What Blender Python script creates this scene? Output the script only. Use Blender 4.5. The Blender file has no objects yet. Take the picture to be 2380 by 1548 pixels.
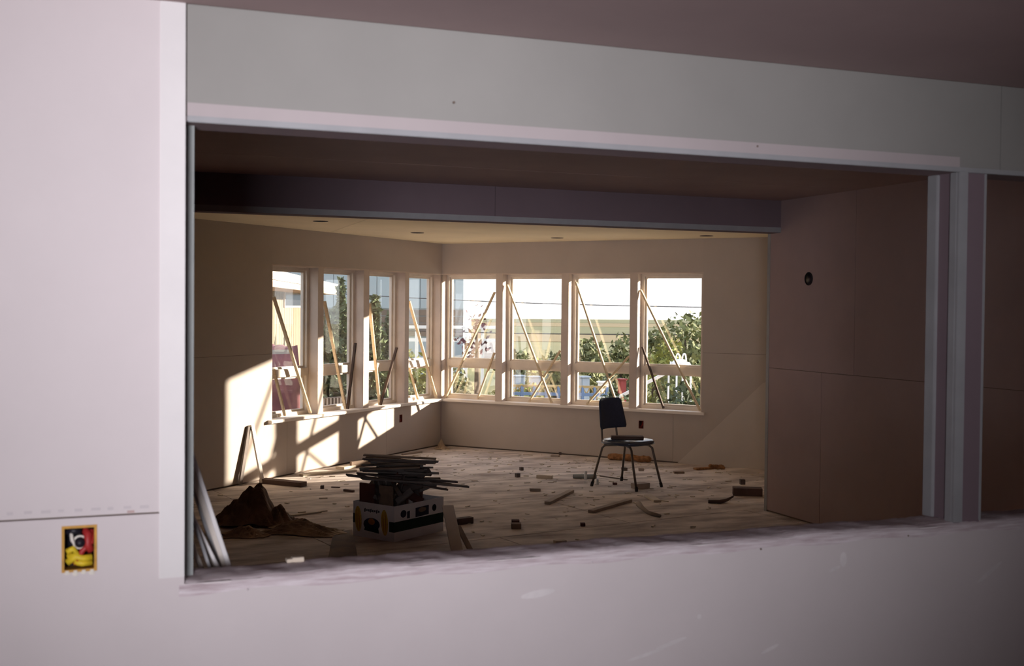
import bpy, bmesh, math, random
from mathutils import Vector, Matrix
random.seed(7)
S = bpy.context.scene
C = S.collection
# ------------------------------------------------------------------ camera
FPX, YAW, PITCH, ROLL, HC = 2669.4, 0.3724, 0.0223, 0.0091, 1.7259
cam_d = bpy.data.cameras.new('camera'); cam = bpy.data.objects.new('camera', cam_d); C.objects.link(cam)
S.camera = cam
cam_d.sensor_width = 36.0; cam_d.lens = FPX / 2380 * 36.0
cam_d.clip_start = 0.05; cam_d.clip_end = 2000
fwd = Vector((math.sin(YAW)*math.cos(PITCH), math.cos(YAW)*math.cos(PITCH), -math.sin(PITCH)))
rgt = Vector((math.cos(YAW), -math.sin(YAW), 0)); upv = rgt.cross(fwd)
r2 = rgt*math.cos(ROLL) + upv*math.sin(ROLL); u2 = -rgt*math.sin(ROLL) + upv*math.cos(ROLL)
m = Matrix((r2, u2, -fwd)).transposed().to_4x4(); m.translation = (0, 0, HC)
cam.matrix_world = m
cam_d.dof.use_dof = True; cam_d.dof.focus_distance = 10.5; cam_d.dof.aperture_fstop = 5.6
# ------------------------------------------------------------------ plan of the place
TH = 0.8565
K = Vector((4.3758, 13.609, 0))                                   # far corner of the sun room
LD = Vector((-math.sin(TH), -math.cos(TH), 0))                    # along the left window wall
BD = Vector((math.cos(TH), -math.sin(TH), 0))                     # along the back window wall
YN, TN = 2.8368, 0.1377                                           # half wall: front face, thickness
ZH, ZS, ZNC = 2.1644, 1.0614, 2.44                                # its head, its top, ceiling there
XR = 5.6152                                                       # dividing wall on the right
YB, ZB0, ZMC = 8.187, 2.375, 2.642                                # beam over the sun room opening, ceiling before it
ZC, ZSILL, ZHEAD = 2.5056, 0.585, 2.1357                          # sun room ceiling, window sill, window head
# ------------------------------------------------------------------ sky, sun, daylight
W = bpy.data.worlds.new('world'); S.world = W; W.use_nodes = True
nt = W.node_tree; bg = nt.nodes['Background']
tc = nt.nodes.new('ShaderNodeTexCoord'); sx = nt.nodes.new('ShaderNodeSeparateXYZ'); rp = nt.nodes.new('ShaderNodeValToRGB')
nt.links.new(tc.outputs['Generated'], sx.inputs[0]); nt.links.new(sx.outputs['Z'], rp.inputs[0]); nt.links.new(rp.outputs[0], bg.inputs[0])
rp.color_ramp.elements[0].color = (1.0, 0.98, 0.96, 1); rp.color_ramp.elements[1].color = (0.62, 0.74, 1.0, 1)
bg.inputs[1].default_value = 2.15
SUN_DIR = (-BD + LD*1.23).normalized()*math.cos(math.radians(11.5)) + Vector((0, 0, -math.sin(math.radians(11.5))))
sd = bpy.data.lights.new('sun', 'SUN'); sd.energy = 21.5; sd.color = (1.0, 0.87, 0.70); sd.angle = math.radians(0.8)
so = bpy.data.objects.new('sun', sd); C.objects.link(so); so.location = (30, 12, 9)
so.rotation_euler = SUN_DIR.to_track_quat('-Z', 'Y').to_euler()
ad = bpy.data.lights.new('window_daylight', 'AREA'); ad.shape = 'RECTANGLE'; ad.size = 1.0; ad.size_y = 1.15
ad.energy = 20; ad.color = (0.95, 0.925, 1.0); ad.spread = math.radians(47)
ao = bpy.data.objects.new('window_daylight', ad); C.objects.link(ao); ao.location = (-0.95, -1.72, 1.5)
ao.rotation_euler = (Vector((0.80, YN, 1.98)) - ao.location).to_track_quat('-Z', 'Y').to_euler()
S.view_settings.view_transform = 'Standard'; S.view_settings.look = 'None'
S.view_settings.exposure = 0.0; S.view_settings.gamma = 1.0; S.view_settings.use_curve_mapping = False
S.cycles.use_denoising = True
S.cycles.max_bounces = 10; S.cycles.diffuse_bounces = 6; S.cycles.transparent_max_bounces = 16
S.cycles.caustics_reflective = False; S.cycles.caustics_refractive = False
S.cycles.sample_clamp_indirect = 4.0
# ------------------------------------------------------------------ materials
def mat(name, col, rough=0.8, var=0.12, scale=8.0, bump=0.0, metal=0.0, col2=None, spec=0.3, stretch=None, island=0.0, coat=0.0, world=False):
    m = bpy.data.materials.new(name); m.use_nodes = True; n = m.node_tree; b = n.nodes['Principled BSDF']
    b.inputs['Roughness'].default_value = rough; b.inputs['Metallic'].default_value = metal
    b.inputs['Specular IOR Level'].default_value = spec; b.inputs['Coat Weight'].default_value = coat
    t = n.nodes.new('ShaderNodeNewGeometry' if world else 'ShaderNodeTexCoord'); co = t.outputs['Position' if world else 'Object']; nz = n.nodes.new('ShaderNodeTexNoise'); nz.inputs['Scale'].default_value = scale
    nz.inputs['Detail'].default_value = 6; nz.inputs['Roughness'].default_value = 0.6
    if stretch:
        mp = n.nodes.new('ShaderNodeMapping'); mp.inputs['Scale'].default_value = stretch
        n.links.new(co, mp.inputs[0]); n.links.new(mp.outputs[0], nz.inputs[0])
    else: n.links.new(co, nz.inputs[0])
    r = n.nodes.new('ShaderNodeValToRGB'); c2 = col2 or tuple(max(0, c*(1-2*var)) for c in col)
    r.color_ramp.elements[0].position = 0.32; r.color_ramp.elements[1].position = 0.62 if world else 0.68
    r.color_ramp.elements[0].color = (*c2, 1); r.color_ramp.elements[1].color = (*[min(1, c*(1+var*.4)) for c in col], 1)
    n.links.new(nz.outputs[0], r.inputs[0]); out = r.outputs[0]
    if island:
        g = n.nodes.new('ShaderNodeNewGeometry'); h = n.nodes.new('ShaderNodeHueSaturation'); mr = n.nodes.new('ShaderNodeMapRange')
        mr.inputs[3].default_value = 1-island; mr.inputs[4].default_value = 1+island
        n.links.new(g.outputs['Random Per Island'], mr.inputs[0]); n.links.new(mr.outputs[0], h.inputs['Value']); n.links.new(out, h.inputs['Color']); out = h.outputs[0]
    n.links.new(out, b.inputs['Base Color'])
    if bump:
        bp = n.nodes.new('ShaderNodeBump'); bp.inputs['Strength'].default_value = bump; bp.inputs['Distance'].default_value = 0.01
        n.links.new(nz.outputs[0], bp.inputs['Height']); n.links.new(bp.outputs[0], b.inputs['Normal'])
    return m
M = {}
M['board'] = mat('drywall_paper', (0.66, 0.60, 0.60), .9, .03, 1.7)
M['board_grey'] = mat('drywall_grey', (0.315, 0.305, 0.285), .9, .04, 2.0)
M['board_umber'] = mat('drywall_brown', (0.46, 0.345, 0.335), .9, .05, 1.5)
M['board_tan'] = mat('drywall_tan', (0.50, 0.435, 0.385), .9, .04, 1.5)
M['board_tan_lit'] = mat('drywall_tan_lit', (0.60, 0.53, 0.47), .9, .04, 1.5)  # lighter copy of the tan board, for the painted patch of light
M['board_ceiling'] = mat('ceiling_paper', (0.95, 0.85, 0.64), .9, .04, 1.5)
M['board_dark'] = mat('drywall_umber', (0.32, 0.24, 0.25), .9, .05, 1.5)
M['core'] = mat('wall_core', (0.20, 0.15, 0.12), .9, .1)
M['bead'] = mat('corner_bead_white', (0.74, 0.71, 0.70), .55, .02)
M['bead_pink'] = mat('corner_bead_pink', (0.45, 0.395, 0.395), .6, .03, 4)
M['bead_grey'] = mat('corner_bead_grey', (0.35, 0.35, 0.36), .5, .05)
M['stud'] = mat('stud_greygreen', (0.36, 0.38, 0.37), .7, .06)
M['sill'] = mat('torn_sill_paper', (0.72, 0.66, 0.68), .95, .2, 7, .5, col2=(0.50, 0.40, 0.42), stretch=(1.2, 14, 14))
M['winwood'] = mat('window_wood', (0.74, 0.66, 0.57), .6, .06, 5)
M['reveal'] = mat('reveal_wood', (0.62, 0.52, 0.45), .7, .06, 5)
M['stool'] = mat('stool_wood', (0.88, 0.80, 0.72), .6, .05, 4)
M['pine'] = mat('pine_strip', (0.70, 0.56, 0.37), .75, .10, 3, stretch=(3, 3, 30))
M['pinedark'] = mat('dark_strip', (0.10, 0.065, 0.05), .8, .2, 5)
M['plank'] = mat('weathered_plank', (0.42, 0.34, 0.28), .85, .15, 4)
M['planklight'] = mat('light_plank', (0.66, 0.57, 0.46), .8, .1, 4)
M['plankdark'] = mat('dark_plank', (0.14, 0.09, 0.075), .85, .2, 4)
M['scrap'] = mat('dark_scrap', (0.13, 0.10, 0.09), .85, .25, 6)
M['scrap2'] = mat('grey_scrap', (0.20, 0.17, 0.155), .85, .2, 6)
M['scrapred'] = mat('red_brown_scrap', (0.13, 0.05, 0.04), .85, .2, 6)
M['scraptan'] = mat('tan_scrap', (0.26, 0.18, 0.13), .85, .2, 6)
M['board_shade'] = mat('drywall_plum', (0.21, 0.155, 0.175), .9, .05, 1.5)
M['red'] = mat('red_plastic', (0.25, 0.05, 0.05), .6, .1)
M['floor'] = mat('dusty_subfloor', (0.70, 0.62, 0.56), .9, .25, 2.6, .5, col2=(0.31, 0.25, 0.22), stretch=(.7, 1.9, 1), world=True)
M['kraft'] = mat('kraft_paper', (0.22, 0.135, 0.085), .85, .25, 5, .3)
M['kraftlight'] = mat('kraft_light', (0.46, 0.34, 0.23), .85, .25, 5, .3)
M['steel'] = mat('dull_chrome', (0.15, 0.12, 0.10), .4, .05, 20, metal=.6)
M['vinyl'] = mat('navy_vinyl', (0.045, 0.055, 0.09), .22, .1, 12, spec=.6)
M['vinylback'] = mat('navy_back', (0.042, 0.052, 0.092), .55, .1, 40, .2)
M['rubber'] = mat('rubber_foot', (0.03, 0.025, 0.025), .7, .1)
M['carton'] = mat('white_carton', (0.76, 0.73, 0.74), .8, .06, 6)
M['cartoninner'] = mat('carton_inner', (0.30, 0.21, 0.15), .85, .1, 6)
M['inkgreen'] = mat('green_ink', (0.018, 0.035, 0.022), .8, .1)
M['inkdark'] = mat('dark_ink', (0.03, 0.028, 0.05), .8, .1)
M['inkorange'] = mat('orange_ink', (0.40, 0.15, 0.03), .8, .1)
M['inkyellow'] = mat('yellow_ink', (0.62, 0.40, 0.04), .8, .15, 30)
M['insul'] = mat('insulation_batt', (0.40, 0.19, 0.08), .95, .3, 25, .8)
M['white'] = mat('white_plastic', (0.80, 0.80, 0.80), .5, .03)
M['boxyellow'] = mat('box_ochre', (0.62, 0.33, 0.06), .6, .15, 30)
M['wirered'] = mat('wire_red', (0.42, 0.03, 0.03), .45, .1); M['wireblack'] = mat('wire_black', (0.015, 0.013, 0.02), .45, .1)
M['wireyellow'] = mat('wire_yellow', (0.80, 0.58, 0.03), .5, .15, 30); M['wirewhite'] = mat('wire_white', (0.75, 0.70, 0.62), .5, .05)
M['boxred'] = mat('box_red_brown', (0.16, 0.03, 0.02), .6, .2, 30)
M['black'] = mat('black_hole', (0.012, 0.010, 0.014), .8, .1)
M['smudge'] = mat('red_smudge', (0.55, 0.40, 0.38), .9, .1); M['print'] = mat('faint_print', (0.60, 0.545, 0.555), .9, .04)
M['ground'] = mat('dry_grass_ground', (0.17, 0.155, 0.07), 1, .25, .12, col2=(0.10, 0.11, 0.04))
M['yard'] = mat('bounce_yard', (0.80, 0.70, 0.54), 1, .05, .5)  # kept very pale to throw light upwards
M['gravel'] = mat('gravel_drive', (0.26, 0.24, 0.22), 1, .1, .5)
M['field'] = mat('wheat_field', (0.185, 0.14, 0.06), 1, .15, .05); M['fieldgreen'] = mat('green_field', (0.115, 0.12, 0.045), 1, .2, .05)
M['leaf'] = mat('leaf_green', (0.19, 0.21, 0.09), .8, .3, 1.5, island=.5); M['leafdark'] = mat('leaf_dark', (0.085, 0.115, 0.065), .8, .3, 1.5, island=.5)
M['leafbright'] = mat('leaf_bright', (0.27, 0.29, 0.08), .8, .3, 1.5, island=.4); M['leafplum'] = mat('leaf_plum', (0.12, 0.05, 0.06), .8, .3, 1.5, island=.4)
M['needle'] = mat('needle_green', (0.13, 0.17, 0.085), .8, .3, 2, island=.5); M['trunk'] = mat('bark', (0.10, 0.075, 0.05), .9, .3, 12)
M['siding'] = mat('beige_siding', (0.21, 0.165, 0.115), .8, .05, 1); M['fascia'] = mat('white_fascia', (0.62, 0.56, 0.50), .6, .03); M['soffit'] = mat('soffit', (0.42, 0.30, 0.22), .8, .05)
M['barn'] = mat('barn_metal', (0.33, 0.40, 0.44), .5, .06, .6, metal=.0); M['barndark'] = mat('barn_lower', (0.16, 0.125, 0.10), .8, .1, 1)
M['housewin'] = mat('dark_house_glass', (0.03, 0.03, 0.035), .15, .05, spec=.6)
M['tarp'] = mat('maroon_tarp', (0.40, 0.16, 0.175), .6, .2, 6, .4); M['paperwhite'] = mat('white_sheet', (0.62, 0.60, 0.56), .8, .05)
M['blue'] = mat('blue_paint', (0.12, 0.20, 0.36), .5, .1, 5); M['bluepale'] = mat('pale_blue', (0.33, 0.40, 0.48), .6, .1, 5)
M['lattice'] = mat('yellow_lattice', (0.36, 0.28, 0.14), .8, .1, 5); M['fencegrey'] = mat('grey_boards', (0.13, 0.11, 0.10), .9, .2, 4)
M['wire'] = mat('line_wire', (0.05, 0.05, 0.055), .6, .05)
gl = bpy.data.materials.new('window_glass'); gl.use_nodes = True; n = gl.node_tree
for x in list(n.nodes):
    if x.type == 'BSDF_PRINCIPLED': n.nodes.remove(x)
tr = n.nodes.new('ShaderNodeBsdfTransparent'); gs = n.nodes.new('ShaderNodeBsdfGlossy'); gs.inputs['Roughness'].default_value = 0.0
lwt = n.nodes.new('ShaderNodeLayerWeight'); lwt.inputs[0].default_value = 0.5; mx = n.nodes.new('ShaderNodeMixShader')
pw = n.nodes.new('ShaderNodeMath'); pw.operation = 'POWER'; pw.inputs[1].default_value = 5.0; mm = n.nodes.new('ShaderNodeMath'); mm.operation = 'MULTIPLY_ADD'; mm.inputs[1].default_value = 0.9; mm.inputs[2].default_value = 0.085
n.links.new(lwt.outputs['Facing'], pw.inputs[0]); n.links.new(pw.outputs[0], mm.inputs[0]); n.links.new(mm.outputs[0], mx.inputs[0]); n.links.new(tr.outputs[0], mx.inputs[1]); n.links.new(gs.outputs[0], mx.inputs[2])
n.links.new(mx.outputs[0], n.nodes['Material Output'].inputs[0]); M['glass'] = gl
# ------------------------------------------------------------------ helpers
def link(name, me, m, parent=None):
    if m: me.materials.append(M[m] if isinstance(m, str) else m)
    o = bpy.data.objects.new(name, me); C.objects.link(o)
    if parent is not None: o.parent = parent; o.matrix_parent_inverse = parent.matrix_world.inverted() if parent.type != 'EMPTY' else Matrix.Identity(4)
    return o
def from_bm(name, bm, m, parent=None, smooth=False):
    bmesh.ops.recalc_face_normals(bm, faces=bm.faces)
    me = bpy.data.meshes.new(name); bm.to_mesh(me); bm.free()
    if smooth:
        for p in me.polygons: p.use_smooth = True
    return link(name, me, m, parent)
def tag(o, label=None, cat=None, group=None, kind=None):
    if label: o['label'] = label
    if cat: o['category'] = cat
    if group: o['group'] = group
    if kind: o['kind'] = kind
    return o
def empty(name, loc, label=None, cat=None, group=None, rz=0, kind=None):
    o = bpy.data.objects.new(name, None); C.objects.link(o); o.location = loc; o.rotation_euler = (0, 0, rz); o.empty_display_size = .1
    return tag(o, label, cat, group, kind)
ID = lambda u, o, z: Vector((u, o, z))
WL = lambda l, o, z: K + LD*l - BD*o + Vector((0, 0, z))          # left wall: along, outward, up
WB = lambda b, o, z: K + BD*b - LD*o + Vector((0, 0, z))          # back wall
WN = lambda x, o, z: Vector((x, YN + o, z))                       # half wall (o>0 away from camera)
WR = lambda y, o, z: Vector((XR + o, y, z))                       # right dividing wall
def add_box(bm, f, u0, u1, o0, o1, z0, z1):
    v = [bm.verts.new(f(u, o, z)) for u in (u0, u1) for o in (o0, o1) for z in (z0, z1)]
    for q in ((0, 1, 3, 2), (4, 6, 7, 5), (0, 4, 5, 1), (2, 3, 7, 6), (0, 2, 6, 4), (1, 5, 7, 3)): bm.faces.new([v[i] for i in q])
def boxes(name, f, lst, m, parent=None):
    bm = bmesh.new()
    for b in lst: add_box(bm, f, *b)
    return from_bm(name, bm, m, parent)
def box(name, f, u0, u1, o0, o1, z0, z1, m, parent=None, bevel=0):
    bm = bmesh.new(); add_box(bm, f, u0, u1, o0, o1, z0, z1)
    if bevel: bmesh.ops.bevel(bm, geom=list(bm.edges), offset=bevel, segments=2, affect='EDGES')
    return from_bm(name, bm, m, parent)
def plate(name, f, us, zs, keep, o0, o1, m, parent=None):
    """sheet made of grid cells, with holes where keep(u,z) is False; no inner joints"""
    bm = bmesh.new(); vt = {}
    def v(i, j, k):
        if (i, j, k) not in vt: vt[i, j, k] = bm.verts.new(f(us[i], (o0, o1)[k], zs[j]))
        return vt[i, j, k]
    nu, nz = len(us)-1, len(zs)-1
    ok = [[keep((us[i]+us[i+1])/2, (zs[j]+zs[j+1])/2) for j in range(nz)] for i in range(nu)]
    for i in range(nu):
        for j in range(nz):
            if not ok[i][j]: continue
            for k in (0, 1): bm.faces.new([v(i, j, k), v(i+1, j, k), v(i+1, j+1, k), v(i, j+1, k)])
            for di, dj, a, b in ((-1, 0, (i, j), (i, j+1)), (1, 0, (i+1, j), (i+1, j+1)), (0, -1, (i, j), (i+1, j)), (0, 1, (i, j+1), (i+1, j+1))):
                x, y = i+di, j+dj
                if not (0 <= x < nu and 0 <= y < nz and ok[x][y]):
                    bm.faces.new([v(*a, 0), v(*b, 0), v(*b, 1), v(*a, 1)])
    return from_bm(name, bm, m, parent)
def prism(name, pts, vec, m, parent=None):
    bm = bmesh.new(); vec = Vector(vec); a = [bm.verts.new(Vector(p)) for p in pts]; b = [bm.verts.new(Vector(p)+vec) for p in pts]; n = len(pts)
    bm.faces.new(a); bm.faces.new(b[::-1])
    for i in range(n): bm.faces.new([a[i], a[(i+1) % n], b[(i+1) % n], b[i]])
    return from_bm(name, bm, m, parent)
def stick_bm(bm, A, B, w, t, up=Vector((0, 0, 1))):
    A, B = Vector(A), Vector(B); d = (B-A).normalized(); s = d.cross(up)
    if s.length < 1e-4: s = d.cross(Vector((1, 0, 0)))
    s.normalize(); q = s.cross(d)
    v = [bm.verts.new(P + s*a*w/2 + q*b*t/2) for P in (A, B) for a in (-1, 1) for b in (-1, 1)]
    for f in ((0, 1, 3, 2), (4, 6, 7, 5), (0, 4, 5, 1), (2, 3, 7, 6), (0, 2, 6, 4), (1, 5, 7, 3)): bm.faces.new([v[i] for i in f])
def stick(name, A, B, w, t, m, parent=None, up=Vector((0, 0, 1)), bevel=.002):
    bm = bmesh.new(); A, B = Vector(A), Vector(B); mid = (A+B)/2 if parent is None else Vector((0, 0, 0))
    stick_bm(bm, A-mid, B-mid, w, t, up)
    if bevel: bmesh.ops.bevel(bm, geom=list(bm.edges), offset=bevel, segments=1, affect='EDGES')
    o = from_bm(name, bm, m, parent)
    if parent is None: o.location = mid
    return o
def tube(name, pts, r, m, parent=None, seg=10, closed=False):
    bm = bmesh.new(); pts = [Vector(p) for p in pts]; rings = []; n = len(pts)
    rr = r if isinstance(r, (list, tuple)) else [r]*n; ref = None
    for i, p in enumerate(pts):
        d = (pts[(i+1) % n]-pts[i-1]) if closed else (pts[min(i+1, n-1)]-pts[max(i-1, 0)]); d.normalize()
        if ref is None: ref = d.orthogonal().normalized()
        ref = (ref - d*ref.dot(d)).normalized(); b = d.cross(ref)
        rings.append([bm.verts.new(p + (ref*math.cos(2*math.pi*k/seg) + b*math.sin(2*math.pi*k/seg))*rr[i]) for k in range(seg)])
    for i in range(n if closed else n-1):
        A, B = rings[i], rings[(i+1) % n]
        for k in range(seg): bm.faces.new([A[k], A[(k+1) % seg], B[(k+1) % seg], B[k]])
    if not closed: bm.faces.new(rings[0]); bm.faces.new(rings[-1])
    return from_bm(name, bm, m, parent, True)
def lathe(name, prof, m, parent=None, loc=(0, 0, 0), seg=24, axis=None):
    bm = bmesh.new(); rings = []; q = Vector((0, 0, 1)).rotation_difference(Vector(axis)) if axis else None
    for r, z in prof:
        ring = []
        for k in range(seg):
            p = Vector((r*math.cos(2*math.pi*k/seg), r*math.sin(2*math.pi*k/seg), z))
            ring.append(bm.verts.new((q @ p if q else p) + Vector(loc)))
        rings.append(ring)
    for A, B in zip(rings, rings[1:]):
        for k in range(seg): bm.faces.new([A[k], A[(k+1) % seg], B[(k+1) % seg], B[k]])
    bm.faces.new(rings[0]); bm.faces.new(rings[-1])
    return from_bm(name, bm, m, parent, True)
CAMP = Vector((0, 0, HC))
def ray(x, y): return fwd + r2*((x-1190)/FPX) - u2*((y-774)/FPX)
def hitp(x, y, P, N):                                              # where a sight line meets a known plane of the place
    d = ray(x, y); N = Vector(N); return CAMP + d*((Vector(P)-CAMP).dot(N)/d.dot(N))
FL = lambda x, y, z=0.0: hitp(x, y, (0, 0, z), (0, 0, 1))
OB = lambda x, y, o=0.0: hitp(x, y, K-LD*o, LD)
OL = lambda x, y, o=0.0: hitp(x, y, K-BD*o, BD)
def AT(x, y, dist): return CAMP + ray(x, y)*dist
# ================================================================== THE SETTING
# ---- floor: subfloor sheets on a slab
floor = boxes('floor', ID, [(-3.0, 8.2, -3.0, 14.2, -.25, -.014)], 'core'); tag(floor, kind='structure')
AX = Vector((math.cos(.175), math.sin(.175), 0)); AY = Vector((-AX.y, AX.x, 0)); O0 = Vector((4.25, 8.23, 0))
FF = lambda u, o, z: O0 + AX*u + AY*o + Vector((0, 0, z))
def clip(poly, n, c):
    out = []
    for a, b in zip(poly, poly[1:]+poly[:1]):
        da, db = a.dot(n)-c, b.dot(n)-c
        if da <= 0: out.append(a)
        if (da < 0) != (db < 0): out.append(a + (b-a)*(da/(da-db)))
    return out
panel_me = None
for j in range(-10, 7):
    for i in range(-4, 4):
        u0 = i*2.44 + (1.22 if j % 2 else 0); cpt = FF(u0+1.22, j*1.22+.61, 0)
        if not (-4.5 < cpt.x < 9.5 and -3.5 < cpt.y < 15): continue
        full = [FF(u0+.0035, j*1.22+.0035, 0), FF(u0+2.4365, j*1.22+.0035, 0), FF(u0+2.4365, j*1.22+1.2165, 0), FF(u0+.0035, j*1.22+1.2165, 0)]
        pl = list(full)
        for nn, cc in ((-LD, -K.dot(LD)), (-BD, -K.dot(BD)), (BD, K.dot(BD)+7.5), (Vector((0, -1, 0)), 2.4), (Vector((-1, 0, 0)), 2.6), (Vector((1, 0, 0)), 8.0)): pl = clip(pl, nn, cc) if len(pl) > 2 else pl
        if len(pl) < 3: continue
        if any((a-b).length > 1e-5 for a, b in zip(pl, full)) or len(pl) != 4:
            prism('subfloor_sheet', [p+Vector((0, 0, -.014)) for p in pl], (0, 0, .014), 'floor', floor); continue
        if panel_me is None:
            bm = bmesh.new(); add_box(bm, ID, -1.2165, 1.2165, -.6065, .6065, -.014, 0)
            bmesh.ops.bevel(bm, geom=[e for e in bm.edges if all(v.co.z > -.001 for v in e.verts)], offset=.003, segments=1, affect='EDGES')
            o = from_bm('subfloor_sheet', bm, 'floor', floor); panel_me = o.data
        else:
            o = bpy.data.objects.new('subfloor_sheet', panel_me); C.objects.link(o); o.parent = floor
        o.location = cpt; o.rotation_euler = (0, 0, .175)
# ---- half wall with the opening (near wall)
JX = .27                                                           # jamb
near = boxes('wall_near', WN, [(JX-.03, XR, .012, TN, 0, ZS-.012), (JX-.03, XR, .012, TN, ZH+.01, ZMC+.1)], 'core')
tag(near, kind='structure')
ox0, ox1, oz0, oz1 = -.004, .073, 1.103, 1.211
plate('wall_framing', WN, [-2.6, ox0, ox1, JX-.03], [0, oz0, oz1, ZNC], lambda u, z: not (ox0 < u < ox1 and oz0 < z < oz1), .0125, TN, 'core', near)
plate('drywall_sheet', WN, [-2.6, ox0, ox1, JX, XR], [0, ZS-.006, oz0, oz1, 1.2285], lambda u, z: (z < ZS-.01 or u < JX-.001) and not (ox0 < u < ox1 and oz0 < z < oz1), 0, .0125, 'board', near)
box('drywall_sheet', WN, -2.6, JX, 0, .0125, 1.2325, ZNC, 'board', near)
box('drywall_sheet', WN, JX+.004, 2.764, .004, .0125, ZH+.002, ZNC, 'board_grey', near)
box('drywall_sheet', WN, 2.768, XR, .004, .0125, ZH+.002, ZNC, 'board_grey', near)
box('corner_bead', WN, JX-.058, JX, -.0035, .001, ZS+.012, ZNC, 'bead', near, .0012)
box('corner_bead', WN, JX+.004, 2.60, -.0005, .0045, ZH+.011, ZH+.042, 'bead_pink', near)
box('corner_bead', WN, JX+.004, XR, -.002, .010, ZH-.004, ZH+.011, 'bead_grey', near, .002)
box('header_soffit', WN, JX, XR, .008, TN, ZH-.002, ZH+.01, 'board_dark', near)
box('jamb_stud', WN, JX-.05, JX+.0275, .07, TN, ZS-.012, ZMC, 'stud', near)
box('drywall_sheet', WN, JX-.03, XR, TN, TN+.0125, 0, ZS-.006, 'board_dark', near)
# torn, uneven drywall top of the half wall
bm = bmesh.new(); nx, ny = 420, 9; gr = []
rs = random.Random(3); ph = [rs.uniform(0, 6.28) for _ in range(8)]
def rough(x, t): return (.0022*math.sin(x*9+ph[0]) + .0016*math.sin(x*23+ph[1]+t*3) + .0011*math.sin(x*61+ph[2]+t*7) + rs.uniform(-.0013, .0013))
for i in range(nx+1):
    x = JX-.012 + (XR-JX+.012)*i/nx; row = []
    for j in range(ny):
        t = j/(ny-1)
        if j == 0: p = (x, YN-.0015+.0008*math.sin(x*31), ZS-.032+.004*math.sin(x*17))
        elif j == ny-1: p = (x, YN+TN+.0135, ZS-.02)
        else:
            s = (j-1)/(ny-3); e = -.006 if s in (0, 1) else 0
            p = (x, YN-.001 + (TN+.0135)*s, ZS + e + rough(x, s) + (.003*abs(math.sin(x*4+s*9)) if 0 < s < 1 else 0))
        row.append(bm.verts.new(p))
    gr.append(row)
for a, b in zip(gr, gr[1:]):
    for j in range(ny-1): bm.faces.new([a[j], a[j+1], b[j+1], b[j]])
from_bm('torn_top_edge', bm, 'sill', near, True)
for i in range(9):
    x = -.12+i*.036; box('edge_print', WN, x, x+.013+.004*(i % 3), -.0006, .001, 1.243+.001*(i % 2), 1.250, 'print', near)
box('red_smudge', WN, .140, .156, -.0006, .001, 1.2335, 1.2395, 'smudge', near)
M['smear'] = mat('plaster_smear', (0.74, 0.69, 0.69), .95, .06, 20)
def NP(x, y): q = hitp(x, y, (0, YN, 0), (0, 1, 0)); return q.x, q.z
for x, y, rx, rz_, tl in ((1625, 1433, .007, .007, 0), (1560, 1495, .05, .006, .25), (1500, 1522, .06, .005, .2), (1790, 1508, .03, .006, .35), (1960, 1300, .012, .022, 0), (1940, 1322, .02, .006, .3), (1250, 1380, .05, .01, .1), (2300, 1330, .05, .008, .6)):
    cx, cz_ = NP(x, y); prism('plaster_smear', [(cx+rx*math.cos(2*math.pi*k/14), YN, cz_+rz_*math.sin(2*math.pi*k/14)+tl*rx*math.cos(2*math.pi*k/14)) for k in range(14)], (0, -.0005, 0), 'smear', near)
for x, y in ((1375, 1306), (1768, 1276), (1055, 238), (1760, 340), (575, 1370), (2110, 1245)):
    cx, cz_ = NP(x, y); lathe('screw_head', [(.0005, -.0035), (.0026, -.003), (.003, -.001), (.003, .004)], 'print' if y > 1300 else 'core', near, (cx, YN, cz_), 10, (0, 1, 0))
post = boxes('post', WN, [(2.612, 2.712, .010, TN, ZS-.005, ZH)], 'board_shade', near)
box('corner_bead', WN, 2.600, 2.635, -.002, .010, ZS+.002, ZH-.003, 'bead_grey', post, .002)
box('corner_bead', WN, 2.599, 2.612, .010, .040, ZS+.002, ZH-.003, 'bead_grey', post, .002)
box('corner_bead', WN, 2.599, 2.612, TN-.040, TN+.003, ZS+.002, ZH-.003, 'bead_grey', post, .002)
box('corner_bead', WN, 2.709, 2.717, .006, .03, ZS+.002, ZH-.003, 'bead_grey', post, .002)
# rest of the room the camera stands in
wb = plate('wall_rear', ID, [-2.6, -1.5, -.4, XR+.12], [0, .85, 2.1, ZNC], lambda u, z: not (-1.5 < u < -.4 and .85 < z < 2.1), -1.9, -1.78, 'board_dark'); tag(wb, kind='structure')
tag(box('wall_left_side', ID, -2.72, -2.6, -1.9, YN, 0, ZNC, 'board_dark'), kind='structure')
nc = box('ceiling_near', ID, -2.72, XR+.12, -1.9, YN+.012, ZNC+.013, ZNC+.2, 'core'); tag(nc, kind='structure')
for i in range(5): box('ceiling_sheet', ID, -2.6, XR, -1.78+i*.924, -1.78+(i+1)*.924-.003, ZNC, ZNC+.013, 'board_umber', nc)
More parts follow.
